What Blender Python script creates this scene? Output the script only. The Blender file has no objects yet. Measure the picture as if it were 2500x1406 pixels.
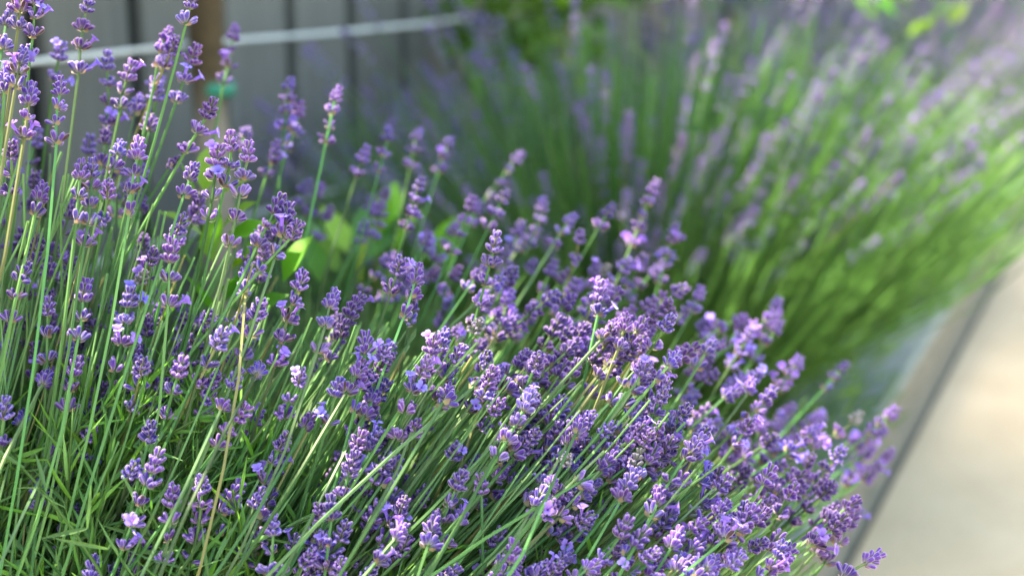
import bpy, math, random
import numpy as np
from mathutils import Vector, Matrix, Quaternion

random.seed(7)
rng = np.random.default_rng(7)
C = bpy.context.scene.collection
R = math.radians

# ------------------------------------------------------------------ camera, sky, sun, exposure
CAM_H = 0.75
PITCH, YAW = R(13.44), R(23.7)
F_PX = 3611.0                       # focal length in pixels of the 2500 px wide photograph
cam_d = bpy.data.cameras.new('camera')
cam = bpy.data.objects.new('camera', cam_d)
C.objects.link(cam)
cam.location = (0, 0, CAM_H)
cam.rotation_euler = (R(90) - PITCH, 0, YAW)
cam_d.sensor_width = 36
cam_d.lens = 36 * F_PX / 2500
cam_d.clip_start = 0.02
cam_d.clip_end = 400
cam_d.dof.use_dof = True
cam_d.dof.focus_distance = 0.745
cam_d.dof.aperture_fstop = 4.8
bpy.context.scene.camera = cam

SUN_EL, SUN_AZ = R(52), R(-96)      # azimuth measured from +Y towards +X: the sun stands to the left, over the fence
sun_dir = Vector((math.sin(SUN_AZ) * math.cos(SUN_EL), math.cos(SUN_AZ) * math.cos(SUN_EL), math.sin(SUN_EL)))
world = bpy.data.worlds.new('World')
bpy.context.scene.world = world
world.use_nodes = True
wn = world.node_tree.nodes
sky = wn.new('ShaderNodeTexSky')
sky.sky_type = 'NISHITA'
sky.sun_disc = False
sky.sun_elevation = SUN_EL
sky.sun_rotation = SUN_AZ
sky.air_density = 1.0
sky.dust_density = 2.5
world.node_tree.links.new(sky.outputs[0], wn['Background'].inputs[0])
wn['Background'].inputs[1].default_value = 0.15
sl = bpy.data.lights.new('sun', 'SUN')
sl.energy = 4.2
sl.angle = R(0.55)
sl.color = (1.0, 0.93, 0.82)
so = bpy.data.objects.new('sun', sl)
C.objects.link(so)
so.rotation_euler = (-sun_dir).to_track_quat('-Z', 'Y').to_euler()
sc = bpy.context.scene
sc.view_settings.view_transform = 'Standard'
sc.view_settings.look = 'None'
sc.view_settings.gamma = 1
sc.view_settings.exposure = 2.93
sc.view_settings.use_white_balance = True      # the camera was balanced for the shade
sc.view_settings.white_balance_temperature = 8200
sc.view_settings.white_balance_tint = 6
sc.view_settings.use_curve_mapping = False
sc.render.engine = 'CYCLES'
sc.cycles.use_denoising = True
sc.cycles.max_bounces = 8
sc.cycles.transparent_max_bounces = 8

# ------------------------------------------------------------------ helpers
cF = np.array([-math.sin(YAW) * math.cos(PITCH), math.cos(YAW) * math.cos(PITCH), -math.sin(PITCH)])
cR = np.array([math.cos(YAW), math.sin(YAW), 0.0])
cU = np.cross(cR, cF)
CAM = np.array([0, 0, CAM_H])

def at(px, py, depth):
    """point of the place seen at photograph pixel px, py at a distance along the view axis"""
    return CAM + depth * (cF + cR * (px - 1250) / F_PX + cU * (703 - py) / F_PX)

def empty(name, loc):
    o = bpy.data.objects.new(name, None)
    o.empty_display_size = 0.05
    o.location = loc
    C.objects.link(o)
    return o

def tag(o, label=None, cat=None, group=None, kind=None):
    if label: o['label'] = label
    if cat: o['category'] = cat
    if group: o['group'] = group
    if kind: o['kind'] = kind
    return o

class MB:
    """collects polygons with a colour per vertex"""
    def __init__(s):
        s.v, s.f, s.c, s.n = [], [], [], 0
    def add(s, v, f, c):
        v = np.asarray(v, float)
        c = np.asarray(c, float)
        if c.ndim == 1: c = np.tile(c, (len(v), 1))
        s.v.append(v); s.c.append(c)
        n = s.n
        s.f.extend([tuple(i + n for i in q) for q in f])
        s.n += len(v)
    def mesh(s, name, mat, smooth=True):
        v = np.concatenate(s.v); c = np.concatenate(s.c)
        me = bpy.data.meshes.new(name)
        me.from_pydata(v.tolist(), [], s.f)
        a = me.color_attributes.new('Col', 'FLOAT_COLOR', 'POINT')
        c4 = np.ones((len(v), 4), np.float32); c4[:, :3] = c
        a.data.foreach_set('color', c4.ravel())
        if smooth: me.polygons.foreach_set('use_smooth', [True] * len(me.polygons))
        me.materials.append(mat)
        me.update()
        return me
    def build(s, name, mat, parent=None, loc=None, smooth=True):
        return link(s.mesh(name, mat, smooth), name, parent, loc)

def link(me, name, parent=None, loc=None):
    o = bpy.data.objects.new(name, me)
    C.objects.link(o)
    if parent: o.parent = parent
    if loc is not None: o.location = loc
    return o

def frames(P):
    """tangent, side, normal along a polyline"""
    P = np.asarray(P)
    T = np.gradient(P, axis=0)
    T /= np.linalg.norm(T, axis=1)[:, None] + 1e-12
    ref = np.array([0.31, -0.95, 0.05])
    S = np.cross(T, ref); S /= np.linalg.norm(S, axis=1)[:, None] + 1e-12
    N = np.cross(S, T)
    return T, S, N

def tube(mb, P, rad, col, n=4, cap=True, spin=0.0):
    P = np.asarray(P, float)
    m = len(P)
    rad = np.broadcast_to(np.asarray(rad, float), (m,))
    T, S, N = frames(P)
    a = np.arange(n) * 2 * math.pi / n + spin
    V = P[:, None, :] + rad[:, None, None] * (np.cos(a)[None, :, None] * S[:, None, :] + np.sin(a)[None, :, None] * N[:, None, :])
    F = [(i * n + k, i * n + (k + 1) % n, (i + 1) * n + (k + 1) % n, (i + 1) * n + k) for i in range(m - 1) for k in range(n)]
    if cap:
        F.append(tuple(range((m - 1) * n, m * n)))
        F.append(tuple(reversed(range(n))))
    col = np.asarray(col, float)
    if col.ndim == 2: col = np.repeat(col, n, axis=0)
    mb.add(V.reshape(-1, 3), F, col)

def bez(p0, p1, p2, p3, m):
    t = np.linspace(0, 1, m)[:, None]
    return (1 - t) ** 3 * p0 + 3 * (1 - t) ** 2 * t * p1 + 3 * (1 - t) * t * t * p2 + t ** 3 * p3

def box(mb, x0, x1, y0, y1, z0, z1, col=(1, 1, 1)):
    V = [(x, y, z) for z in (z0, z1) for y in (y0, y1) for x in (x0, x1)]
    F = [(0, 2, 3, 1), (4, 5, 7, 6), (0, 1, 5, 4), (2, 6, 7, 3), (0, 4, 6, 2), (1, 3, 7, 5)]
    mb.add(V, F, col)

def unit(v):
    v = np.asarray(v, float)
    return v / (np.linalg.norm(v) + 1e-12)

# ------------------------------------------------------------------ materials
def new_mat(name):
    m = bpy.data.materials.new(name)
    m.use_nodes = True
    nt = m.node_tree
    return m, nt, nt.nodes, nt.links, nt.nodes['Principled BSDF']

def plant_mat(name, rough, sheen, sheen_tint, transl, vary=0.25, hue=0.02, t_tint=(1, 1, 1, 1), spec=0.35, grain=0.0):
    m, nt, N, L, P = new_mat(name)
    at_ = N.new('ShaderNodeAttribute'); at_.attribute_name = 'Col'
    oi = N.new('ShaderNodeObjectInfo')
    hs = N.new('ShaderNodeHueSaturation')
    mr = N.new('ShaderNodeMapRange'); mr.inputs['To Min'].default_value = 1 - vary; mr.inputs['To Max'].default_value = 1 + vary
    L.new(oi.outputs['Random'], mr.inputs['Value']); L.new(mr.outputs[0], hs.inputs['Value'])
    wnz = N.new('ShaderNodeTexWhiteNoise'); wnz.noise_dimensions = '1D'; L.new(oi.outputs['Random'], wnz.inputs['W'])
    mh = N.new('ShaderNodeMapRange'); mh.inputs['To Min'].default_value = 0.5 - hue; mh.inputs['To Max'].default_value = 0.5 + hue
    L.new(wnz.outputs['Value'], mh.inputs['Value']); L.new(mh.outputs[0], hs.inputs['Hue'])
    L.new(at_.outputs['Color'], hs.inputs['Color'])
    col = hs.outputs[0]
    if grain:
        tc = N.new('ShaderNodeTexCoord')
        nz = N.new('ShaderNodeTexNoise'); nz.inputs['Scale'].default_value = grain; nz.inputs['Detail'].default_value = 3
        L.new(tc.outputs['Object'], nz.inputs['Vector'])
        mg = N.new('ShaderNodeMapRange'); mg.inputs['From Min'].default_value = .3; mg.inputs['From Max'].default_value = .7
        mg.inputs['To Min'].default_value = .75; mg.inputs['To Max'].default_value = 1.25
        L.new(nz.outputs[0], mg.inputs['Value'])
        mx = N.new('ShaderNodeVectorMath'); mx.operation = 'SCALE'
        L.new(col, mx.inputs[0]); L.new(mg.outputs[0], mx.inputs['Scale'])
        col = mx.outputs[0]
    L.new(col, P.inputs['Base Color'])
    P.inputs['Roughness'].default_value = rough
    P.inputs['Specular IOR Level'].default_value = spec
    P.inputs['Sheen Weight'].default_value = sheen
    P.inputs['Sheen Roughness'].default_value = 0.3
    P.inputs['Sheen Tint'].default_value = sheen_tint
    if transl:
        tr = N.new('ShaderNodeBsdfTranslucent')
        mt = N.new('ShaderNodeMix'); mt.data_type = 'RGBA'; mt.blend_type = 'MULTIPLY'; mt.inputs['Factor'].default_value = 1
        L.new(col, mt.inputs['A']); mt.inputs['B'].default_value = t_tint
        L.new(mt.outputs['Result'], tr.inputs['Color'])
        ms = N.new('ShaderNodeMixShader'); ms.inputs[0].default_value = transl
        L.new(P.outputs[0], ms.inputs[1]); L.new(tr.outputs[0], ms.inputs[2])
        L.new(ms.outputs[0], N['Material Output'].inputs['Surface'])
    return m

M_FLOWER = plant_mat('lavender_calyx', 0.8, 0.6, (1.0, 0.84, 0.97, 1), 0.2, 0.25, 0.02, (2.0, 1.6, 2.3, 1), spec=0.15)
M_STEM = plant_mat('lavender_stem', 0.55, 0.05, (0.9, 1.0, 0.85, 1), 0.32, 0.25, 0.02, (1.7, 1.6, 1.0, 1))
M_LEAF = plant_mat('lavender_leaf', 0.55, 0.1, (0.9, 1.0, 0.9, 1), 0.3, 0.1, 0.01, (1.6, 1.6, 0.9, 1))
M_BROAD = plant_mat('broad_leaf', 0.45, 0.0, (1, 1, 1, 1), 0.35, 0.3, 0.03, (1.2, 1.3, 0.6, 1), spec=0.5, grain=60)
M_BARK = plant_mat('bark', 0.9, 0, (1, 1, 1, 1), 0, 0.0, 0.0, grain=90)

def surf_mat(name, cols, scale, rough, bump=0.0, bscale=None, detail=6, stretch=None, speck=None, each=0.0):
    """noise between several colours, fine relief, optional small specks"""
    m, nt, N, L, P = new_mat(name)
    tc = N.new('ShaderNodeTexCoord')
    vec = tc.outputs['Object']
    if stretch:
        mp = N.new('ShaderNodeMapping'); mp.inputs['Scale'].default_value = stretch
        L.new(vec, mp.inputs['Vector']); vec = mp.outputs[0]
    nz = N.new('ShaderNodeTexNoise'); nz.inputs['Scale'].default_value = scale; nz.inputs['Detail'].default_value = detail
    nz.inputs['Roughness'].default_value = 0.65
    L.new(vec, nz.inputs['Vector'])
    cr = N.new('ShaderNodeValToRGB')
    el = cr.color_ramp.elements
    el[0].position = 0.3; el[0].color = (*cols[0], 1)
    el[1].position = 0.7; el[1].color = (*cols[-1], 1)
    for i, c in enumerate(cols[1:-1]):
        e = el.new(0.3 + 0.4 * (i + 1) / (len(cols) - 1)); e.color = (*c, 1)
    L.new(nz.outputs[0], cr.inputs[0])
    col = cr.outputs[0]
    if speck:
        n2 = N.new('ShaderNodeTexNoise'); n2.inputs['Scale'].default_value = speck[0]; n2.inputs['Detail'].default_value = 2
        L.new(tc.outputs['Object'], n2.inputs['Vector'])
        r2 = N.new('ShaderNodeValToRGB'); r2.color_ramp.elements[0].position = speck[1]; r2.color_ramp.elements[1].position = speck[1] + .08
        L.new(n2.outputs[0], r2.inputs[0])
        mx = N.new('ShaderNodeMix'); mx.data_type = 'RGBA'
        L.new(r2.outputs[0], mx.inputs['Factor']); L.new(col, mx.inputs['A']); mx.inputs['B'].default_value = (*speck[2], 1)
        col = mx.outputs['Result']
    if each:                                            # every piece a little lighter or darker than its neighbour
        oi = N.new('ShaderNodeObjectInfo'); mr = N.new('ShaderNodeMapRange')
        mr.inputs['To Min'].default_value = 1 - each; mr.inputs['To Max'].default_value = 1 + each
        L.new(oi.outputs['Random'], mr.inputs['Value'])
        sc_ = N.new('ShaderNodeVectorMath'); sc_.operation = 'SCALE'
        L.new(col, sc_.inputs[0]); L.new(mr.outputs[0], sc_.inputs['Scale']); col = sc_.outputs[0]
    L.new(col, P.inputs['Base Color'])
    P.inputs['Roughness'].default_value = rough
    if bump:
        nb = N.new('ShaderNodeTexNoise'); nb.inputs['Scale'].default_value = bscale or scale * 6; nb.inputs['Detail'].default_value = 5
        L.new(vec, nb.inputs['Vector'])
        bp = N.new('ShaderNodeBump'); bp.inputs['Strength'].default_value = bump; bp.inputs['Distance'].default_value = 0.004
        L.new(nb.outputs[0], bp.inputs['Height']); L.new(bp.outputs[0], P.inputs['Normal'])
    return m

M_PATH = surf_mat('path_concrete', [(.50, .38, .24), (.555, .43, .275), (.595, .47, .31)], 5, 0.9, 0.35, 260, speck=(160, .62, (.27, .23, .18)))
M_KERB = surf_mat('kerb_stone', [(.115, .150, .135), (.145, .180, .160), (.175, .205, .180)], 14, 0.8, 0.4, 220, speck=(220, .64, (.16, .18, .18)))
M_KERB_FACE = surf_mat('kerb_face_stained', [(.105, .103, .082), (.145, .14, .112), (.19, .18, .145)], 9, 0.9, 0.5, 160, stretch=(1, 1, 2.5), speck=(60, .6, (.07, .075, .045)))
M_JOINT = surf_mat('joint_sand', [(.07, .065, .052), (.12, .11, .088)], 60, 0.95)
M_SOIL = surf_mat('soil', [(.018, .013, .009), (.045, .032, .022), (.075, .055, .038)], 40, 0.95, 1.0, 120)
M_GROUND = surf_mat('ground_earth', [(.05, .055, .025), (.09, .085, .05)], 3, 0.95)
M_BOARD = surf_mat('fence_board', [(.096, .100, .092), (.122, .126, .116), (.150, .153, .141)], 9, 0.8, 0.3, 30, stretch=(6, 6, 0.5), each=.16)
M_DARK = surf_mat('fence_backing', [(.012, .013, .014), (.02, .021, .023)], 20, 0.8)
M_WIRE = surf_mat('galvanised_wire', [(.5, .55, .55), (.62, .66, .65)], 80, 0.5)
M_TAPE = surf_mat('green_tape', [(.0, .17, .10), (.004, .23, .14)], 40, 0.45)

# ------------------------------------------------------------------ setting: ground, path, kerb, bed
def sheet(name, x0, x1, y0, y1, z, mat, nx=1, ny=1, rough=0.0):
    mb = MB()
    xs = np.linspace(x0, x1, nx + 1); ys = np.linspace(y0, y1, ny + 1)
    V = np.array([(x, y, z) for y in ys for x in xs])
    if rough: V[:, 2] += rng.normal(0, rough, len(V))
    F = [(j * (nx + 1) + i, j * (nx + 1) + i + 1, (j + 1) * (nx + 1) + i + 1, (j + 1) * (nx + 1) + i) for j in range(ny) for i in range(nx)]
    mb.add(V, F, (1, 1, 1))
    return tag(mb.build(name, mat, smooth=rough > 0), kind='structure')

KX0, KX1, KZ = -0.445, -0.305, 0.12
sheet('ground', -90, 90, -90, 160, -0.02, M_GROUND)
sheet('joint', -0.307, -0.290, -3, 40, -0.006, M_JOINT)
sheet('path', -0.2965, 2.6, -3, 40, 0.0, M_PATH)
sheet('soil_bed', -1.2, KX0 - 0.002, -1.5, 24, 0.085, M_SOIL, 30, 500, 0.008)
mb = MB()
prof = [(KX0, -.015), (KX0, KZ - .006), (KX0 + .006, KZ), (KX1 - .008, KZ), (KX1, KZ - .008), (KX1, -.015)]
ys = np.linspace(-2, 30, 65)
V = [(x + 0.0015 * math.sin(y * 5 + x * 40), y, z) for y in ys for x, z in prof]
n = len(prof)
F = [(j * n + i, j * n + i + 1, (j + 1) * n + i + 1, (j + 1) * n + i) for j in range(len(ys) - 1) for i in range(n - 1)]
F = [tuple(reversed(q)) for q in F]
mb.add(V, F, (1, 1, 1))
ko = tag(mb.build('kerb', M_KERB, smooth=False), kind='structure')
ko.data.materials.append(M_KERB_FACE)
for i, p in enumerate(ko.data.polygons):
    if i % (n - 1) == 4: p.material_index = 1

# ------------------------------------------------------------------ fence
FX, FH, PITCH_B = -1.15, 1.40, 0.175
fence = tag(empty('board_fence', (FX, 0, 0)), 'grey vertical board fence with dark gaps behind the lavender bed', 'fence')
mb = MB()
hw, th = 0.0735, 0.02
pr = [(-th, -hw), (-.003, -hw), (0, -hw + .003), (0, hw - .003), (-.003, hw), (-th, hw)]
V = [(x, y, z) for z in (0.03, FH) for x, y in pr]
n = len(pr)
F = [(i, (i + 1) % n, n + (i + 1) % n, n + i) for i in range(n)] + [tuple(reversed(range(n))), tuple(range(n, 2 * n))]
mb.add(V, F, (1, 1, 1))
board_me = mb.mesh('board', M_BOARD, False)
y_first = 1.139 * 1.15 + PITCH_B / 2 - 12 * PITCH_B
for k in range(118):
    o = link(board_me, 'board', fence, (random.uniform(-.0025, .0015), y_first + k * PITCH_B + random.uniform(-.0012, .0012), random.uniform(-.004, .004)))
y_end = y_first + 118 * PITCH_B
mb = MB(); box(mb, -.05, -.044, y_first - .1, y_end, 0.02, FH - .015)
mb.build('backing_panel', M_DARK, fence, smooth=False)
for z in (0.25, 0.98):
    mb = MB(); box(mb, -.043, -.0215, y_first - .1, y_end, z, z + .06)
    mb.build('rail', M_DARK, fence, smooth=False)

# ------------------------------------------------------------------ espalier wires
def wire(z, label):
    mb = MB()
    ys = np.linspace(-0.8, 16, 60)
    P = np.array([(-1.05 + .004 * math.sin(y * 1.3), y, z + .004 * math.sin(y * 2.1 + z * 9) + .0025 * math.sin(y * 5.7)) for y in ys])
    tube(mb, P, 0.0031, (1, 1, 1), n=6)
    o = mb.build('training_wire', M_WIRE)
    return tag(o, label, 'wire', 'training wires along the fence')
wire(0.620, 'upper pale training wire passing behind the trunk with the green tie')
wire(0.400, 'lower pale training wire seen through the lavender near the foot of the fence')

# ------------------------------------------------------------------ lavender pieces
VIOLET = np.array([.050, .020, .205])
DRIED = np.array([.050, .028, .022]); YOUNG = np.array([.13, .17, .12])
def calyx(mb, base, d, length, w, shade=1.0, n=8, tint=0.0, axis=(0, 0, 1), own=None):
    d = unit(d)
    s = np.cross(d, axis)
    s = unit(s if np.linalg.norm(s) > .02 else np.cross(d, [0.3, 0.9, 0.1])); t = np.cross(d, s)
    ts = np.array([0, .18, .5, .82, .97]); rs = np.array([.30, .66, .98, .92, .5]) * w / 2
    a = np.arange(n) * 2 * math.pi / n
    ribs = np.where(np.arange(n) % 2 == 0, 1.1, 0.88)
    V, Cc = [], []
    bend = rng.normal(0, .04, 2)
    pale = np.array([.45, .34, .62]); green = np.array([.26, .30, .17])
    v0 = VIOLET * shade * (1 - tint) + np.array([.185, .155, .42]) * tint if own is None else own * shade
    for k, (tt, rr) in enumerate(zip(ts, rs)):
        c = np.asarray(base) + d * tt * length + (s * bend[0] + t * bend[1]) * length * tt * tt
        for i in range(n):
            V.append(c + rr * ribs[i] * (math.cos(a[i]) * s + math.sin(a[i]) * t))
            col = v0 + (pale - v0) * ((0.52 if tt > .1 else .25) if i in (0, n // 2) else (.07 if i % 2 == 0 else 0.0))  # pale side edges: light hairs, with their rim light put into the colour
            if k == 0: col = green * .7 + col * .3
            elif k == 1: col = green * .3 + col * .7
            elif k == 4: col = col * .5 + pale * .5 if own is not DRIED else col
            Cc.append(col)
    V.append(np.asarray(base) + d * length * 0.96); Cc.append(v0 * .7)
    F = [(k * n + i, k * n + (i + 1) % n, (k + 1) * n + (i + 1) % n, (k + 1) * n + i) for k in range(4) for i in range(n)]
    F += [(4 * n + i, 4 * n + (i + 1) % n, 5 * n) for i in range(n)]
    mb.add(V, F, Cc)

def bract(mb, base, d, length, w):
    d = unit(d); s = unit(np.cross(d, [0, 0, 1])); u = np.cross(s, d)
    b = np.asarray(base)
    V = [b - s * w * .35, b + s * w * .35, b + d * length * .5 + s * w * .5 - u * .0005, b + d * length * .5 - s * w * .5 - u * .0005, b + d * length + u * .0006]
    mb.add(V, [(0, 1, 2, 3), (3, 2, 4)], np.array([[.24, .26, .13]] * 2 + [[.22, .19, .12]] * 2 + [[.17, .11, .09]]))

def corolla(mb, base, d, size):
    """an open two-lipped flower"""
    d = unit(d); s = unit(np.cross(d, [0.1, 0.3, 0.9])); t = np.cross(d, s)
    b = np.asarray(base)
    tube(mb, [b, b + d * size * .55], [size * .12, size * .16], (.22, .13, .52), n=6, cap=False)
    c = b + d * size * .55
    for k, a in enumerate((-.5, .5, 2.2, 3.14, 4.08)):
        r = (math.cos(a) * s + math.sin(a) * t); q = np.cross(d, r)
        L = size * (.62 if k < 2 else .45)
        V = [c + r * size * .08 - q * size * .1, c + r * size * .08 + q * size * .1, c + r * L * .6 + q * L * .42 + d * size * .22,
             c + r * L * .6 - q * L * .42 + d * size * .22, c + r * L + q * L * .2 + d * size * .18, c + r * L - q * L * .2 + d * size * .18]
        mb.add(V, [(0, 1, 2, 3), (3, 2, 4, 5)], np.array([[.20, .12, .50]] * 2 + [[.27, .20, .66]] * 4))

def whorl_into(mb, o, M, size=1.0, nf=None, opened=0, n=8, shade=1.0, tint=0.0, spread=1.0, own=None):
    """two facing bunches of calyces; M's columns are the local x, y, z axes"""
    nf = nf or random.choice([8, 9, 10, 11, 12])
    phi0 = random.uniform(0, math.pi)
    for k in range(nf):
        side = k % 2
        az = phi0 + side * math.pi + random.uniform(-1.25, 1.25)
        pol = R(random.uniform(16, 66)) * spread
        d = M @ np.array([math.sin(pol) * math.cos(az), math.sin(pol) * math.sin(az), math.cos(pol)])
        b = np.asarray(o) + M @ np.array([.0014 * math.cos(az), .0014 * math.sin(az), random.uniform(0, .0012)]) * size
        Lc = random.uniform(.0049, .0066) * size
        calyx(mb, b, d, Lc, random.uniform(.0021, .0026) * size, shade * random.uniform(.75, 1.25), n, tint if random.random() < .8 else tint + .25, M[:, 2], own if own is not None else (DRIED if random.random() < .035 else None))
        if k < opened:
            corolla(mb, b + unit(d) * Lc * .85, d + M @ np.array([0, 0, .2]), .0068 * size)
    for side in (0, 1):
        az = phi0 + side * math.pi
        d = M @ np.array([math.cos(az), math.sin(az), .45])
        bract(mb, np.asarray(o) + M @ np.array([.001 * math.cos(az), .001 * math.sin(az), -.0006]), d, .0040 * size, .003 * size)

def tip_into(mb, o, M, size=1.0, n=8, shade=1.0, opened=0, tint=0.0, own=None):
    for tier, (z, nn, p0, p1, sc_) in enumerate([(0, 8, 34, 62, 1.0), (.0040, 7, 24, 46, .95), (.0078, 5, 6, 28, .85)]):
        for k in range(nn):
            az = k * 2 * math.pi / nn + tier * .5 + random.uniform(-.35, .35)
            pol = R(random.uniform(p0, p1))
            d = M @ np.array([math.sin(pol) * math.cos(az), math.sin(pol) * math.sin(az), math.cos(pol)])
            b = np.asarray(o) + M @ np.array([.0012 * math.cos(az), .0012 * math.sin(az), z + random.uniform(-.0005, .0005)]) * size
            Lc = random.uniform(.0046, .0060) * sc_ * size
            calyx(mb, b, d, Lc, random.uniform(.0021, .0026) * sc_ * size, shade * random.uniform(.75, 1.25), n, tint, M[:, 2], own)
            if tier == 1 and k < opened: corolla(mb, b + unit(d) * Lc * .85, d, .0068 * size)
    tube(mb, [np.asarray(o) - M @ np.array([0, 0, .001]), np.asarray(o) + M @ np.array([0, 0, .012]) * size], [.001, .0006], (.14, .16, .10), n=4)

I3 = np.eye(3)
WHORLS, TIPS, SHAPE = [], [], {}
for k in range(18):
    mb = MB(); whorl_into(mb, (0, 0, 0), I3, 1.0, opened=(0, 0, 0, 0, 0, 1, 0, 0, 2)[k % 9], tint=(0, .1, 0, .25, 0, .05)[k % 6])
    WHORLS.append(mb.mesh('flower_whorl', M_FLOWER)); SHAPE[WHORLS[-1]] = mb
for k in range(5):                                     # sparse whorls of few calyces
    mb = MB(); whorl_into(mb, (0, 0, 0), I3, 1.0, nf=random.choice([4, 5]), tint=.05)
    WHORLS.append(mb.mesh('flower_whorl', M_FLOWER)); SHAPE[WHORLS[-1]] = mb
for k in range(10):
    mb = MB(); tip_into(mb, (0, 0, 0), I3, 1.0, opened=(0, 0, 0, 1, 0)[k % 5], tint=(0, .1, 0, .2, 0)[k % 5])
    TIPS.append(mb.mesh('flower_tip', M_FLOWER)); SHAPE[TIPS[-1]] = mb

mb = MB(); tip_into(mb, (0, 0, 0), I3, .85, own=YOUNG); YOUNG_TIP = mb.mesh('flower_tip', M_FLOWER); SHAPE[YOUNG_TIP] = mb   # a spike still in green bud

STEM_LO, STEM_HI = np.array([.044, .165, .034]), np.array([.092, .225, .080])
def stem_cols(m, k=None):
    t = np.linspace(0, 1, m)[:, None]
    k = random.uniform(.7, 1.3) if k is None else k
    r = random.random()
    mixc = np.array([.22, .19, .085]) if r < .04 else np.array([.10, .16, .085]) if r < .22 else None   # a few straw-dry, some grey green
    c = (STEM_LO * (1 - t) + STEM_HI * t) * k
    return c if mixc is None else c * .35 + mixc * .65 * k

def align(d, roll):
    q = Vector(d).to_track_quat('Z', 'Y')
    return (q.to_matrix() @ Matrix.Rotation(roll, 3, 'Z'))

def spike(bush, B0, base, tip, low, into=None, rad=.00102, m=11, sz=1.0):
    """one flower stem of a bush: curved stalk plus whorls on its upper end (all in world coordinates, B0 = bush origin)"""
    base, tip, low = map(np.asarray, (base, tip, low))
    ax = tip - low
    L = np.linalg.norm(ax); ax = unit(ax)
    reach = np.linalg.norm(low - base)
    up0 = unit(unit(low - base) * .8 + np.array([0, 0, .25]) - ax * .25)
    P = bez(base, base + up0 * reach * .34, low - ax * reach * .36, low, m)
    tipbase = tip - ax * .0108 * sz
    if L > .013:
        bow = unit(np.cross(ax, rng.normal(size=3))) * L * random.uniform(-.05, .05)
        mid = (low + tipbase) / 2 + bow
        Q = bez(low, low + (mid - low) * .6, mid + (tipbase - mid) * .2, tipbase, 5)[1:]
        P = np.vstack([P, Q])
    rr = np.linspace(rad * 1.15, rad * .72, len(P))
    if into: tube(into[0], P, rr, stem_cols(len(P)), n=4, spin=random.uniform(0, 1.5))
    else:
        mb = MB()
        tube(mb, P - base, rr, stem_cols(len(P)), n=4, spin=random.uniform(0, 1.5))
        st = mb.build('flower_stem', M_STEM, bush, base - B0, smooth=False)
    # whorl places from the tip cluster down to 'low'
    places = []
    span = max(L - .0108 * sz, 0)
    if span > .006:
        nw = max(1, int(round(span / (.0108 * sz))))
        w = np.cumsum([1.0 + .28 * i + random.uniform(-.15, .15) for i in range(nw)])
        places = list(span * w / w[-1])
    d0 = span
    for s_ in [0] + places:
        t = 1 - s_ / span if span > 0 else 1
        if span > .006 and L > .013:
            k = t * 4; i0 = min(int(k), 3); seg = P[-5:]
            pos = seg[i0] + (seg[i0 + 1] - seg[i0]) * (k - i0); dr = unit(seg[i0 + 1] - seg[i0])
        else:
            pos, dr = tipbase, ax
        if s_ == 0: me = random.choice(TIPS); nm = 'flower_tip'; k = random.uniform(.85, 1.08)
        else:
            me = random.choice(WHORLS); nm = 'flower_whorl'
            k = random.uniform(.9, 1.18) * (1.0 - .10 * (1 - s_ / max(span, 1e-6)))
        if s_ == 0 and random.random() < .03: me = YOUNG_TIP
        dr = unit(dr + rng.normal(0, .10, 3))
        mw = align(dr, random.uniform(0, 6.28)).to_4x4()
        if into:
            g = SHAPE[me]; v = np.concatenate(g.v); A = np.array(mw)[:3, :3] * k * sz
            into[1].add(v @ A.T + pos, g.f, np.concatenate(g.c) * random.uniform(.8, 1.2))
            continue
        o = bpy.data.objects.new(nm, me)
        C.objects.link(o)
        o.parent = st
        o.matrix_local = Matrix.Translation(Vector(pos - base)) @ mw @ Matrix.Scale(k * sz, 4)
    return None if into else st

# ---------------------------------------------------------------- first bush, close to the camera: the spikes that can be told apart
A0 = np.array([-.56, .47, .09])
bushA = tag(empty('lavender_bush', A0), 'nearest lavender bush in sharp focus, deep violet spikes leaning over the kerb', 'lavender bush', 'lavender bushes planted in a row')
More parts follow.
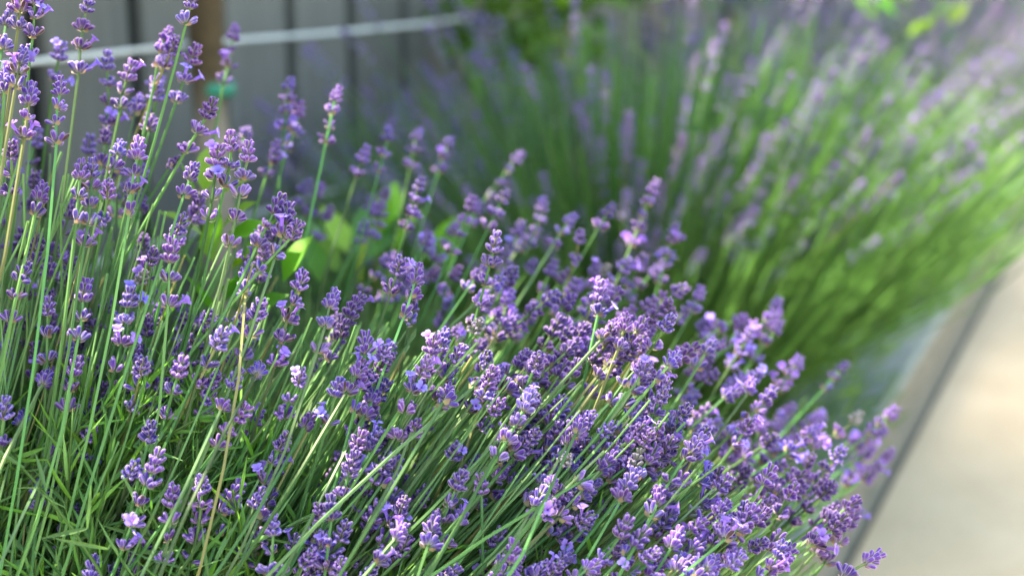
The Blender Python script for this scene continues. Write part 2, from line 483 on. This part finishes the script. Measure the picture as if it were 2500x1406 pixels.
# tip x, y and lowest whorl x, y as read off the photograph, distance along the view axis
HERO = [
 (62,-60,44,70,.75),(88,-40,73,140,.75),(52,120,38,212,.74),(75,208,59,338,.735),(148,188,138,352,.745),(215,-15,192,178,.80),(152,105,130,200,.86),
 (262,128,260,305,.86),(318,152,295,262,.82),(475,-25,454,60,.78),(432,95,400,165,.82),(408,62,377,205,.84),(480,112,430,250,.82),(526,248,452,372,.79),(575,62,545,205,.98),
 (573,320,548,455,.745),(613,346,561,601,.74),(533,356,508,537,.745),(200,388,185,545,.745),(230,386,205,600,.75),(268,438,250,545,.75),(300,342,275,415,.79),
 (340,343,315,525,.755),(475,400,448,480,.765),(30,340,25,475,.745),(105,443,85,525,.75),(14,160,10,230,.76),(20,20,5,120,.78),
 (415,590,410,748,.735),(440,528,425,600,.76),(319,700,280,905,.735),(353,873,321,998,.73),(690,478,628,602,.745),(712,501,688,580,.745),(744,545,632,665,.735),
 (741,660,671,893,.74),(639,736,591,872,.74),(816,706,775,860,.745),(546,806,480,940,.73),(447,873,405,1020,.728),(583,903,540,1000,.725),(606,985,530,1092,.72),
 (602,645,600,715,.75),(510,760,506,800,.76),(208,688,190,830,.745),(746,900,690,1020,.735),(640,890,622,920,.74),(118,720,115,885,.745),(58,638,25,785,.74),
 (187,868,165,1002,.735),(122,905,98,948,.745),(12,972,4,1090,.72),(228,1033,188,1118,.74),(135,1095,120,1125,.74),(530,905,490,1010,.738),
 (391,1103,300,1340,.71),(427,1188,400,1372,.712),(501,1156,465,1368,.715),(592,1178,540,1252,.725),(640,1195,612,1258,.72),(674,1253,655,1400,.705),
 (702,1053,645,1178,.725),(237,1360,222,1420,.715),(372,1030,362,1075,.72),(325,1130,312,1175,.715),(60,1010,50,1040,.76),
 (1042,868,970,1072,.735),(1062,815,1038,955,.745),(1100,950,1080,985,.74),(1200,890,1180,970,.745),(1132,1148,1080,1272,.72),(1168,1155,1175,1200,.725),
 (1062,1255,1043,1335,.712),(997,1276,918,1372,.705),(1260,1322,1243,1380,.705),(1302,958,1210,1122,.735),(1322,862,1283,948,.75),(1352,1158,1342,1196,.725),
 (1402,1045,1378,1095,.74),(1395,1100,1376,1135,.73),(1418,1020,1405,1060,.74),(1345,1225,1325,1262,.715),(1552,1148,1514,1224,.725),(1542,1268,1468,1372,.71),
 (900,815,865,1005,.745),(890,880,845,960,.74),(920,1045,905,1085,.74),(880,1050,850,1165,.725),(865,1100,835,1215,.72),(790,1230,770,1330,.712),(815,1215,795,1390,.708),
 (760,1010,735,1060,.74),(830,920,800,1035,.735),(980,630,955,715,.775),(1025,650,985,775,.775),(950,845,930,880,.75),(1010,690,1000,790,.78),
 (1215,570,1155,800,.80),(1090,800,1060,905,.755),(1470,690,1460,770,.80),(1535,765,1510,850,.775),(1500,790,1490,815,.775),(1640,770,1590,850,.79),
 (1660,860,1600,930,.765),(1590,880,1540,950,.755),(1680,985,1640,1050,.755),(1710,1080,1660,1180,.745),(1890,1142,1850,1205,.755),(1820,1230,1790,1300,.735),
 (1905,1300,1870,1345,.735),(1780,1260,1740,1330,.725),(1330,1190,1310,1225,.72),(1240,1050,1220,1090,.74),(1620,1190,1590,1260,.725),(1660,1290,1630,1350,.715),
 (1890,955,1780,1065,.86),(1960,870,1900,950,.98),(2070,880,2010,950,1.05),(1720,700,1690,760,.98),(1650,540,1610,690,1.05),(1600,440,1540,600,1.0),(1500,495,1460,560,.98),
 (1470,690,1430,780,.86),(1335,485,1290,600,1.05),(1400,520,1350,600,1.0),(1275,370,1190,480,1.12),(1100,330,1070,420,1.1),(1020,310,1000,410,1.08),
 (955,310,925,420,1.0),(895,360,870,430,1.0),(825,210,795,350,.92),(708,185,690,350,.96),(740,250,700,370,.97),(600,310,590,370,.95),(685,340,650,430,.95),
 (1030,430,990,560,.92),(1160,480,1100,620,.95),(1240,460,1190,560,.96),(1420,560,1400,640,.95),(1900,730,1860,830,1.05),(1840,800,1780,900,.95),(1740,830,1700,900,.86),
 (2060,1090,1990,1180,.86),(2085,1235,1990,1350,.82),(2150,1350,2060,1410,.76),(1990,1040,1930,1110,.9),(2110,1010,2040,1060,.95),(1940,1180,1900,1260,.80),
 (1990,1110,1950,1160,.88),(2190,1000,2120,1060,1.0),(1840,1020,1790,1090,.82),(1930,1330,1895,1390,.75),
]
def base_of(px, py, depth, j=1.0):
    """foot of a stem inside the bush: stems further right and further back leave the root a little further that way"""
    f = np.clip((px - 300) / 1700, -.3, 1.2)
    d = np.clip(depth - .75, -.05, .45)
    return A0 + np.array([.10 * f - .02 + d * .1, .06 * f + d * .9, 0.03]) + rng.normal(0, 1, 3) * np.array([.035, .035, .012]) * j

def px_spike(bush, B0, x, y, lx, ly, d, sz=1.0, base=None, into=None):
    dd = random.uniform(-.010, .010)
    low = at(lx, ly, d + dd); tip = at(x, y, d - dd * .5)
    return spike(bush, B0, base_of(lx, ly, d) if base is None else base, tip, low, sz=sz, into=into)

def lean(x, y):
    """how far the stems lean to the right (radians) over the width of the bush"""
    f = np.clip((x - 50) / 1850, 0, 1)
    return R(9 + 34 * f ** .8 + 10 * max(0, (y - 700) / 700) * f)

nA = 0
A2_items, A_items = [], []
def put(x, y, lx, ly, d, sz=1.0, off=False):
    global nA
    if d < .86:
        A_items.append((x, y, lx, ly, d, sz))
    else:
        A2_items.append((x, y, lx, ly, d, sz))
for h in HERO: put(*h, .94)
# ----- the rest of the crop of spikes: where the photograph is thick with them
def inside(poly, x, y):
    c = False; j = len(poly) - 1
    for i in range(len(poly)):
        xi, yi = poly[i]; xj, yj = poly[j]
        if (yi > y) != (yj > y) and x < (xj - xi) * (y - yi) / (yj - yi) + xi: c = not c
        j = i
    return c
ZONES = [   # polygon, number, depth at the near and the far side, size
 ([(1240,860),(1560,760),(1720,900),(1730,1110),(1560,1150),(1250,1080)], 62, .735, .79, .92),
 ([(1200,1080),(1740,1080),(1930,1290),(1930,1400),(1220,1400)], 62, .705, .76, .92),
 ([(880,800),(1240,760),(1240,1080),(930,1150)], 24, .735, .77, .92),
 ([(620,1020),(1200,1080),(1200,1400),(650,1400)], 26, .705, .77, .95),
 ([(0,280),(520,380),(560,700),(0,620)], 22, .77, .90, .95),
 ([(0,620),(560,700),(560,860),(0,900)], 17, .76, .85, .9),
 ([(560,480),(960,640),(900,820),(600,760)], 7, .76, .82, .9),
 ([(700,420),(1000,420),(1250,520),(1650,620),(1700,760),(1200,800),(960,640)], 44, .92, 1.12, 1.0),
 ([(1150,620),(1700,740),(1720,860),(1250,840)], 26, .80, .92, 1.0),
 ([(1680,740),(1930,760),(1900,960),(1700,1000)], 18, .86, 1.02, 1.0),
 ([(1720,1000),(2050,1020),(2160,1130),(2050,1330),(1930,1290)], 32, .78, .95, 1.0),
 ([(200,60),(470,100),(470,380),(200,320)], 5, .80, .98, 1.0),
 ([(0,700),(600,700),(720,1400),(60,1400)], 30, .73, .80, .85),
 ([(1850,960),(2150,950),(2230,1050),(2060,1340),(1900,1290)], 24, .95, 1.12, 1.0),
 ([(250,720),(1200,760),(1200,1400),(330,1400)], 46, .78, .86, .85),
 ([(-320,-40),(0,100),(0,1000),(-320,1000)], 9, .72, .9, 1.0),
 ([(300,1410),(1900,1410),(1900,1640),(500,1640)], 5, .68, .72, 1.0),
]
for poly, cnt, d0, d1, sz in ZONES:
    xs = [p[0] for p in poly]; ys_ = [p[1] for p in poly]
    k = 0
    while k < cnt:
        x, y = random.uniform(min(xs), max(xs)), random.uniform(min(ys_), max(ys_))
        if not inside(poly, x, y): continue
        f = (max(ys_) - y) / (max(ys_) - min(ys_))
        d = d0 + (d1 - d0) * np.clip(f + random.uniform(-.25, .25), 0, 1)
        L = random.choice([60, 85, 110, 130, 165]) * .745 / d * sz
        a = lean(x, y) + R(random.gauss(0, 8))
        put(x, y, x - math.sin(a) * L, y + math.cos(a) * L, d, sz)
        k += 1

nH = sum(1 for h in HERO if h[4] < .86)
rest = sorted(A_items[nH:], key=lambda q: q[4] + (.3 if not (0 < q[0] < 2500 and q[1] < 1400) else 0))
masses = (MB(), MB())                                   # past 300 the stems that show least are joined
for i, q in enumerate(A_items[:nH] + rest):
    px_spike(bushA, A0, *q, into=None if i < 300 else masses)
for m_, nm_, mt_ in ((masses[0], 'rear_stems', M_STEM), (masses[1], 'rear_blossom', M_FLOWER)):
    tag(m_.build(nm_, mt_, bushA, smooth=nm_ == 'rear_blossom'), kind='stuff').matrix_local = Matrix.Translation(Vector(-A0))
nA = len(A_items)
B2 = np.array([-.60, 1.02, .09])
bushA2 = tag(empty('lavender_bush', B2), 'low half-blurred lavender bush filling the gap just behind the nearest one', 'lavender bush', 'lavender bushes planted in a row')
for x, y, lx, ly, d, sz in A2_items:
    f = np.clip((lx - 1100) / 800, -.6, 1.1)
    b = B2 + np.array([.09 * f, -.02 * f, .03]) + rng.normal(0, 1, 3) * np.array([.04, .05, .01])
    px_spike(bushA2, B2, x, y, lx, ly, d, sz, base=b)

# ---------------------------------------------------------------- stems without flowers and narrow leaves: nobody could count them
def ribbon_leaf(mb, base, d, length, w, col, curl=.25):
    d = unit(d); s = unit(np.cross(d, rng.normal(size=3))); u = np.cross(s, d)
    ts = np.array([0, .3, .65, 1.0]); ws = np.array([.45, 1, .85, .12]) * w / 2
    b = np.asarray(base)
    V = []
    for t, ww in zip(ts, ws):
        c = b + d * length * t + u * length * curl * t * t
        V += [c - s * ww + u * ww * .5, c, c + s * ww + u * ww * .5]
    F = []
    for i in range(3):
        F += [(3 * i, 3 * i + 1, 3 * i + 4, 3 * i + 3), (3 * i + 1, 3 * i + 2, 3 * i + 5, 3 * i + 4)]
    mb.add(V, F, col)

def thicket_stem(mb, base, tip, ax, col, rad, m=8):
    reach = np.linalg.norm(tip - base)
    up0 = unit(unit(tip - base) * .8 + np.array([0, 0, .25]) - ax * .25)
    P = bez(base, base + up0 * reach * .34, tip - ax * reach * .36, tip, m)
    k = random.uniform(.65, 1.3)
    tube(mb, P, np.linspace(rad, rad * .75, m), stem_cols(m, k) if col is None else col, n=4, cap=False, spin=random.uniform(0, 1.5))

mb = MB()
for k in range(2500):
    x, y = random.uniform(-300, 2000), random.uniform(280, 1600)
    top = np.interp(x, [-300, 0, 600, 800, 1200, 1600, 1850, 2050], [250, 280, 620, 760, 830, 960, 1180, 1420])
    if y < top: y = top + random.uniform(0, 300)
    if x < 560 and y > 850 and random.random() < .5: continue
    d = random.uniform(.735, 1.0) - .00003 * max(0, y - 900)
    a = lean(x, y) + R(random.gauss(0, 7))
    tip = at(x, y, d)
    ax = unit(cR * math.sin(a) + cU * math.cos(a) + cF * random.uniform(-.25, .35))
    thicket_stem(mb, base_of(x, y, d, 1.2) - 0, tip, ax, None, random.uniform(.0006, .0010))
tag(mb.build('stem_thicket', M_STEM, bushA, smooth=False), kind='stuff').matrix_local = Matrix.Translation(Vector(-A0))

LEAFC = [np.array(c) for c in ([.070, .190, .026], [.105, .240, .034], [.055, .150, .034], [.085, .185, .062])]
def leaf_mound(bush, B0, cen, rad, count, ln=(.025, .05), wd=.0032, out=.75):
    mb = MB()
    cen = np.asarray(cen); rad = np.asarray(rad)
    for k in range(count):
        v = rng.normal(size=3); v[2] = abs(v[2]); v = unit(v)
        r = random.random() ** .4
        p = cen + v * rad * r
        d = unit(v * out + np.array([.15, .05, .55]) + rng.normal(0, .45, 3))
        ribbon_leaf(mb, p, d, random.uniform(*ln), wd * random.uniform(.7, 1.25), random.choice(LEAFC) * random.uniform(.7, 1.3))
    o = mb.build('foliage', M_LEAF, bush)
    o.matrix_local = Matrix.Translation(Vector(-B0))
    return tag(o, kind='stuff')
leaf_mound(bushA, A0, (-.58, .62, .10), (.27, .28, .39), 6500, wd=.0034)
leaf_mound(bushA2, B2, (-.60, 1.08, .09), (.22, .26, .22), 2200)
# leafy shoots at the foot of the first bush
mb = MB()
for k in range(520):
    x, y = (random.uniform(-250, 660), random.uniform(900, 1560)) if k < 400 else (random.uniform(600, 1500), random.uniform(1250, 1600))
    d = random.uniform(.72, .86)
    a = R(random.gauss(15, 28))
    tip = at(x, y, d); ax = unit(cR * math.sin(a) + cU * math.cos(a) + cF * random.uniform(-.5, .3))
    n_ = random.randint(5, 8)
    L_ = random.uniform(.06, .10)
    foot = tip - ax * L_ - np.array([0, 0, .03])
    tube(mb, bez(foot, foot + np.array([0, 0, .02]), tip - ax * L_ * .4, tip, 5), [.0009] * 4 + [.0006], (.075, .16, .035), n=3, cap=False)
    lc = random.choice(LEAFC) * random.uniform(.9, 1.7)
    rot = random.uniform(0, 3.14)
    s1 = unit(np.cross(ax, rng.normal(size=3))); s2 = np.cross(ax, s1)
    for j in range(n_):
        t = j / n_
        for sg in (1, -1):
            q = rot + j * 1.57
            o_ = (s1 * math.cos(q) + s2 * math.sin(q)) * sg
            dv = unit(ax * (.55 + .6 * t) + o_ * random.uniform(.6, 1.0) * (1.15 - .6 * t))
            ribbon_leaf(mb, tip - ax * L_ * (1 - t), dv, random.uniform(.022, .040) * (1 - .35 * t), random.uniform(.0014, .0026), lc * random.uniform(.8, 1.2), curl=random.uniform(-.1, .35))
tag(mb.build('leafy_shoot', M_LEAF, bushA), kind='stuff').matrix_local = Matrix.Translation(Vector(-A0))
mb = MB()
for k in range(500):
    az = random.uniform(0, 6.283); pol = R(random.uniform(2, 55))
    dr = np.array([math.sin(pol) * math.cos(az) + .15, math.sin(pol) * math.sin(az), math.cos(pol)])
    b = B2 + rng.normal(0, .04, 3) * np.array([1, 1, .2]) + np.array([0, 0, .03])
    tip = b + dr * random.uniform(.22, .36)
    thicket_stem(mb, b, tip, unit(dr * .6 + np.array([0, 0, .5])), None, .0012, 6)
tag(mb.build('stem_thicket', M_STEM, bushA2, smooth=False), kind='stuff').matrix_local = Matrix.Translation(Vector(-B2))

# ---------------------------------------------------------------- the bushes further along the row
def far_spike_mesh(L, k):
    """stalk and flower of a spike seen out of focus, standing along +Z and bowed a little"""
    mb = MB()
    bow = random.uniform(.02, .09)
    z = np.linspace(0, L, 7)
    P = np.stack([bow * (1 - z / L) ** 2 - bow, 0 * z, z], 1)
    tube(mb, P, np.linspace(.0012, .0008, 7), stem_cols(7), n=4)
    tint = random.uniform(.12, .55)
    tip_into(mb, P[-1] - np.array([0, 0, .006]), I3, .98, n=6, tint=tint)
    s = 0.0
    for i in range(random.choice([3, 4, 5])):
        s += random.uniform(.010, .015) + i * .002
        whorl_into(mb, P[-1] + np.array([0, 0, -s - .006]), I3, 1.0, nf=8, n=6, tint=tint)
    me = mb.mesh('flower_stem', M_FLOWER_FAR); SHAPE[me] = mb
    return me
M_FLOWER_FAR = plant_mat('pale_lavender', 0.8, 0.6, (0.95, 0.9, 1.0, 1), 0.2, 0.2, 0.015, (1.8, 1.6, 1.6, 1), spec=0.15)
FAR = [far_spike_mesh(.47 + .022 * (k % 7), k) for k in range(14)]

def row_bush(B0, count, label, lenk=1.0, stems=900, leaves=2500, rx=.30, trim=.30, sl=(.27, .46), side=0):
    B0 = np.asarray(B0, float)
    bush = tag(empty('lavender_bush', B0), label, 'lavender bush', 'lavender bushes planted in a row')
    extra = MB()
    for k in range(count):
        az = random.uniform(0, 2 * math.pi)
        if k < side: az = random.uniform(-1.2, 1.0)
        pol = R(58) * math.sqrt(random.random() if k >= side else random.uniform(.25, 1)) * (1 - trim * .75 * max(0, math.cos(az)))
        d = unit([math.sin(pol) * math.cos(az) + .10, math.sin(pol) * math.sin(az), math.cos(pol)])
        b = np.array([d[0] * .10, d[1] * .14, .03]) + rng.normal(0, .02, 3) * np.array([1, 1, .3])
        me = random.choice(FAR)
        q = align(d, 0)
        # roll so that the bow lifts the tip
        side = Vector((0, 0, 1)).cross(Vector(d))
        e = q @ Vector((1, 0, 0)); want = -(Vector(d).cross(side.normalized() if side.length > 1e-4 else Vector((1, 0, 0))))
        ang = math.atan2(e.cross(want).dot(Vector(d)), e.dot(want)) + random.gauss(0, .4)
        mw = (q @ Matrix.Rotation(ang, 3, 'Z')).to_4x4()
        mw = Matrix.Translation(Vector(b)) @ mw @ Matrix.Scale(lenk * random.uniform(.82, 1.04) * (1 - .08 * math.sin(pol)), 4)
        if k < 300:
            link(me, 'flower_stem', bush).matrix_local = mw
        else:
            g = SHAPE[me]; A = np.array(mw)
            extra.add(np.concatenate(g.v) @ A[:3, :3].T + A[:3, 3], g.f, np.concatenate(g.c) * random.uniform(.8, 1.2))
    if count > 300: tag(extra.build('rear_blossom', M_FLOWER_FAR, bush), kind='stuff')
    mb = MB()
    for k in range(stems):
        az = random.uniform(0, 6.283); pol = R(66) * math.sqrt(random.random()) * (1 - trim * max(0, math.cos(az)))
        dr = np.array([math.sin(pol) * math.cos(az) + .10, math.sin(pol) * math.sin(az), math.cos(pol)])
        b = np.array([dr[0] * .1, dr[1] * .14, .03]) + rng.normal(0, .02, 3) * np.array([1, 1, .3])
        tip = b + dr * random.uniform(*sl) * lenk
        thicket_stem(mb, b, tip, unit(dr * .7 + np.array([0, 0, .4])), np.array([.078, .235, .062]) * random.uniform(.65, 1.3), .0012, 6)
    tag(mb.build('stem_thicket', M_STEM, bush, smooth=False), kind='stuff')
    leaf_mound(bush, np.zeros(3), (0, 0, 0), (rx, rx * 1.1, .30), leaves, wd=.004)
    return bush
row_bush((-.64, 1.85, .09), 470, 'first fully blurred lavender bush, broad and green with thin pale spikes, beside the kerb', 1.05, stems=3600, leaves=3600, rx=.36, trim=.19, sl=(.30, .53), side=110)
row_bush((-.62, 3.05, .09), 460, 'second fully blurred lavender bush, pale mauve spikes spilling over the kerb', 1.08, stems=1000, trim=.0, sl=(.22, .38))
row_bush((-.62, 4.25, .09), 300, 'third fully blurred lavender bush, near the upper right corner', 1.08, 700, 1500, trim=.0, sl=(.22, .36))
row_bush((-.62, 5.5, .09), 260, 'farthest but one lavender bush, a mauve haze at the end of the row', 1.05, 500, 1200)
row_bush((-.62, 6.8, .09), 240, 'farthest lavender bush, at the very end of the row', 1.05, 400, 1000)

# ---------------------------------------------------------------- young trees trained along the fence
BARK_UP, BARK_LO = np.array([.066, .046, .023]), np.array([.25, .215, .165])
TREE_LEAF = [np.array(c) for c in ([.045, .13, .018], [.07, .19, .02], [.10, .24, .025], [.035, .095, .02])]
def leaf_face(mb, p, d, nrm, L, w, col):
    d = unit(d); s = unit(np.cross(d, nrm)); u = np.cross(s, d)
    p = np.asarray(p)
    V = [p, p + d * L * .35 - s * w * .5 + u * w * .12, p + d * L * .35, p + d * L * .35 + s * w * .5 + u * w * .12,
         p + d * L * .72 - s * w * .36 + u * w * .08 - u * L * .03, p + d * L * .72 - u * L * .04, p + d * L * .72 + s * w * .36 + u * w * .08 - u * L * .03, p + d * L - u * L * .10]
    mb.add(V, [(0, 2, 1), (0, 3, 2), (1, 2, 5, 4), (2, 3, 6, 5), (4, 5, 7), (5, 6, 7)], col)

def crown_leaves(mb, clumps, L=(.035, .06)):
    for c, r, nn in clumps:
        c = np.asarray(c); r = np.asarray(r)
        for k in range(nn):
            v = unit(rng.normal(size=3)) * random.random() ** .5
            d = unit(v + rng.normal(0, .6, 3) + np.array([0, 0, -.2]))
            l = random.uniform(*L)
            leaf_face(mb, c + v * r, d, unit(rng.normal(0, .7, 3) + np.array([0, 0, 1])), l, l * .58, random.choice(TREE_LEAF) * random.uniform(.75, 1.3))

def tree(y, label, rad, clumps, limbs, lean_=(0, 0)):
    base = np.array([-1.0, y, .08])
    t = tag(empty('fruit_tree', base), label, 'tree', 'young trees trained along the fence')
    mb = MB()
    zs = np.linspace(0, 1.15, 32)
    P = np.stack([lean_[0] * zs + .004 * np.sin(zs * 9), lean_[1] * zs + .005 * np.sin(zs * 7 + 1), zs], 1)
    f = np.clip((zs - .45) / .05, 0, 1)[:, None]
    tube(mb, P, rad * (1 - .22 * zs) * (1 + .05 * np.sin(zs * 23)), BARK_LO * (1 - f) + BARK_UP * f, n=10)
    mb.build('trunk', M_BARK, t)
    for (z0, to, r) in limbs:
        p0 = np.array([lean_[0] * z0, lean_[1] * z0, z0]); p3 = np.asarray(to)
        mb = MB()
        tube(mb, bez(p0, p0 + (p3 - p0) * .3 + np.array([0, 0, .02]), p3 - (p3 - p0) * .3 + np.array([0, 0, .05]), p3, 8), np.linspace(r, r * .45, 8), BARK_UP, n=7)
        mb.build('limb', M_BARK, t)
    mb = MB()
    crown_leaves(mb, clumps)
    tag(mb.build('crown', M_BROAD, t), kind='stuff')
    return t
LIMBS = [(.66, (.01, .24, .98), .011), (.80, (.02, -.30, 1.05), .010), (.95, (.0, .42, 1.22), .009), (1.05, (.03, -.40, 1.30), .009), (1.1, (-.02, .15, 1.6), .009)]
tree(1.425, 'slim tree trunk with a green tape tie, seen left of centre behind the spikes', .0235,
     [((0, -.10, 1.18), (.16, .46, .20), 120), ((.03, .30, 1.32), (.16, .35, .24), 120), ((.02, -.42, 1.34), (.16, .32, .26), 90), ((0, 0, 1.58), (.14, .4, .16), 90), ((0, .45, 1.08), (.12, .25, .25), 160)], LIMBS)
tree(0.42, 'young tree to the left of the taped one, its crown dappling the nearest lavender', .02,
     [((0, -.12, 1.20), (.16, .36, .20), 180), ((.03, .26, 1.30), (.16, .30, .26), 180), ((.02, .10, 1.58), (.15, .42, .16), 200), ((0, .46, 1.15), (.12, .2, .2), 90)], LIMBS)
tree(2.52, 'leafy young tree whose low dark green leaves hang before the fence near the top middle', .017,
     [((.03, -.25, .52), (.10, .22, .15), 220), ((.0, .10, .66), (.12, .25, .16), 160), ((0, 0, 1.18), (.13, .60, .30), 420)], LIMBS + [(.5, (.02, -.28, .66), .008)])
tree(3.65, 'young tree with yellow green leaves over the blurred lavender spikes, top right of centre', .016,
     [((.04, -.2, .58), (.10, .25, .10), 90), ((0, .2, .64), (.10, .25, .12), 60), ((0, 0, 1.18), (.13, .60, .30), 420)], LIMBS)
tree(4.85, 'farthest young tree, a dim brown blurred trunk near the upper right', .022,
     [((.06, .0, .80), (.12, .3, .14), 90), ((0, 0, 1.18), (.13, .60, .30), 420)], LIMBS)

# green tape tied round the first trunk
mb = MB()
tz = np.array([.569, .5705, .5765, .5835, .585]); tr = np.array([.0180, .0213, .0217, .0213, .0180])
P = np.array([(-1.0 + .0025, 1.425, z) for z in tz])
tube(mb, P, tr + .001, (1, 1, 1), n=16)
tag(mb.build('tree_tie', M_TAPE), 'green plastic tape tied round the slim trunk', 'tree tie')

# ---------------------------------------------------------------- broad-leaved shoots among the lavender
mb = MB(); leaf_face(mb, (0, 0, 0), (1, 0, 0), (0, 0, 1), 1, .5, (.13, .30, .02)); L1 = mb.mesh('leaf', M_BROAD)
mb = MB(); leaf_face(mb, (0, 0, 0), (1, 0, 0), (0, 0, 1), 1, .68, (.09, .24, .025)); L2 = mb.mesh('leaf', M_BROAD)
def shoot(base, label, leaves, top):
    base = np.asarray(base)
    t = tag(empty('broadleaf_shoot', base), label, 'seedling', 'broad-leaved shoots among the lavender')
    P = bez(np.zeros(3), np.array([0, 0, .12]), (np.asarray(top) - base) * .8, np.asarray(top) - base, 8)
    mb = MB(); tube(mb, P, np.linspace(.0028, .0015, 8), (.10, .17, .04), n=5)
    mb.build('stem', M_STEM, t)
    for (p, d, L) in leaves:
        o = link(random.choice([L1, L2]), 'leaf', t)
        d = Vector(unit(d)); q = d.to_track_quat('X', 'Z').to_matrix() @ Matrix.Rotation(random.uniform(-.7, .7), 3, 'X')
        o.matrix_local = Matrix.Translation(Vector(np.asarray(p) - base)) @ q.to_4x4() @ Matrix.Scale(L, 4)
    return t
def lv(x, y, d, dx, dy, dd, L):
    return (at(x, y, d), cR * dx + cU * dy + cF * dd, L)
shoot((-.78, 1.0, .09), 'bright green broad-leaved shoot at the foot of the taped trunk',
      [lv(500, 470, .93, .15, 1, .1, .034), lv(480, 500, .92, -.2, .8, -.2, .03), lv(520, 490, .92, .8, .5, -.2, .032), lv(540, 560, .9, .6, .5, -.3, .03), lv(500, 580, .9, -.7, .5, -.3, .032),
       lv(555, 570, .9, .8, .1, -.4, .034), lv(520, 640, .89, .1, .9, -.3, .034), lv(480, 660, .89, -.5, .6, -.3, .032), lv(560, 660, .88, .7, .4, -.3, .034), lv(600, 640, .9, .5, .8, -.2, .034),
       lv(545, 740, .87, .6, .6, -.3, .036), lv(520, 780, .87, -.3, .7, -.3, .034), lv(590, 790, .87, .7, .5, -.2, .034), lv(310, 590, .9, -.3, 1, -.2, .03), lv(650, 700, .88, .3, 1, -.1, .036),
       lv(690, 690, .88, .5, .9, -.1, .034), lv(360, 830, .86, .5, .6, -.3, .034), lv(570, 850, .86, -.4, .6, -.3, .032)], at(500, 470, .93))
shoot((-.74, 1.30, .09), 'yellow green broad-leaved shoot blurred behind the spikes left of centre',
      [lv(890, 640, 1.3, .2, 1, .1, .06), lv(920, 600, 1.3, .1, 1, 0, .055), lv(850, 620, 1.28, -.4, .8, .1, .05), lv(830, 660, 1.3, -.6, .6, 0, .05), lv(960, 620, 1.3, .5, .8, 0, .05),
       lv(940, 560, 1.3, .2, 1, .1, .045), lv(800, 590, 1.32, -.7, .5, 0, .045), lv(880, 700, 1.27, .1, 1, -.2, .055), lv(1040, 640, 1.3, .5, .9, 0, .05), lv(1090, 650, 1.3, .2, 1, 0, .045), lv(780, 690, 1.27, -.3, 1, 0, .05)], at(920, 540, 1.3))
shoot((-.50, 2.42, .09), 'bright green leafy shoot rising above the far spikes at the upper right',
      [lv(2190 + dx, 40 + dy, 2.45, random.uniform(-1, 1), random.uniform(.2, 1), 0, .055) for dx, dy in ((0, 0), (40, -20), (80, 10), (-20, -30), (60, 40), (100, -40), (20, 50), (120, 20), (-50, 10))], at(2220, -20, 2.45))
for b_ in (bushA, bushA2):
    print('CHILDREN', b_.name, len(b_.children))
print('spikes on the first bush', nA, 'second', len(A2_items))
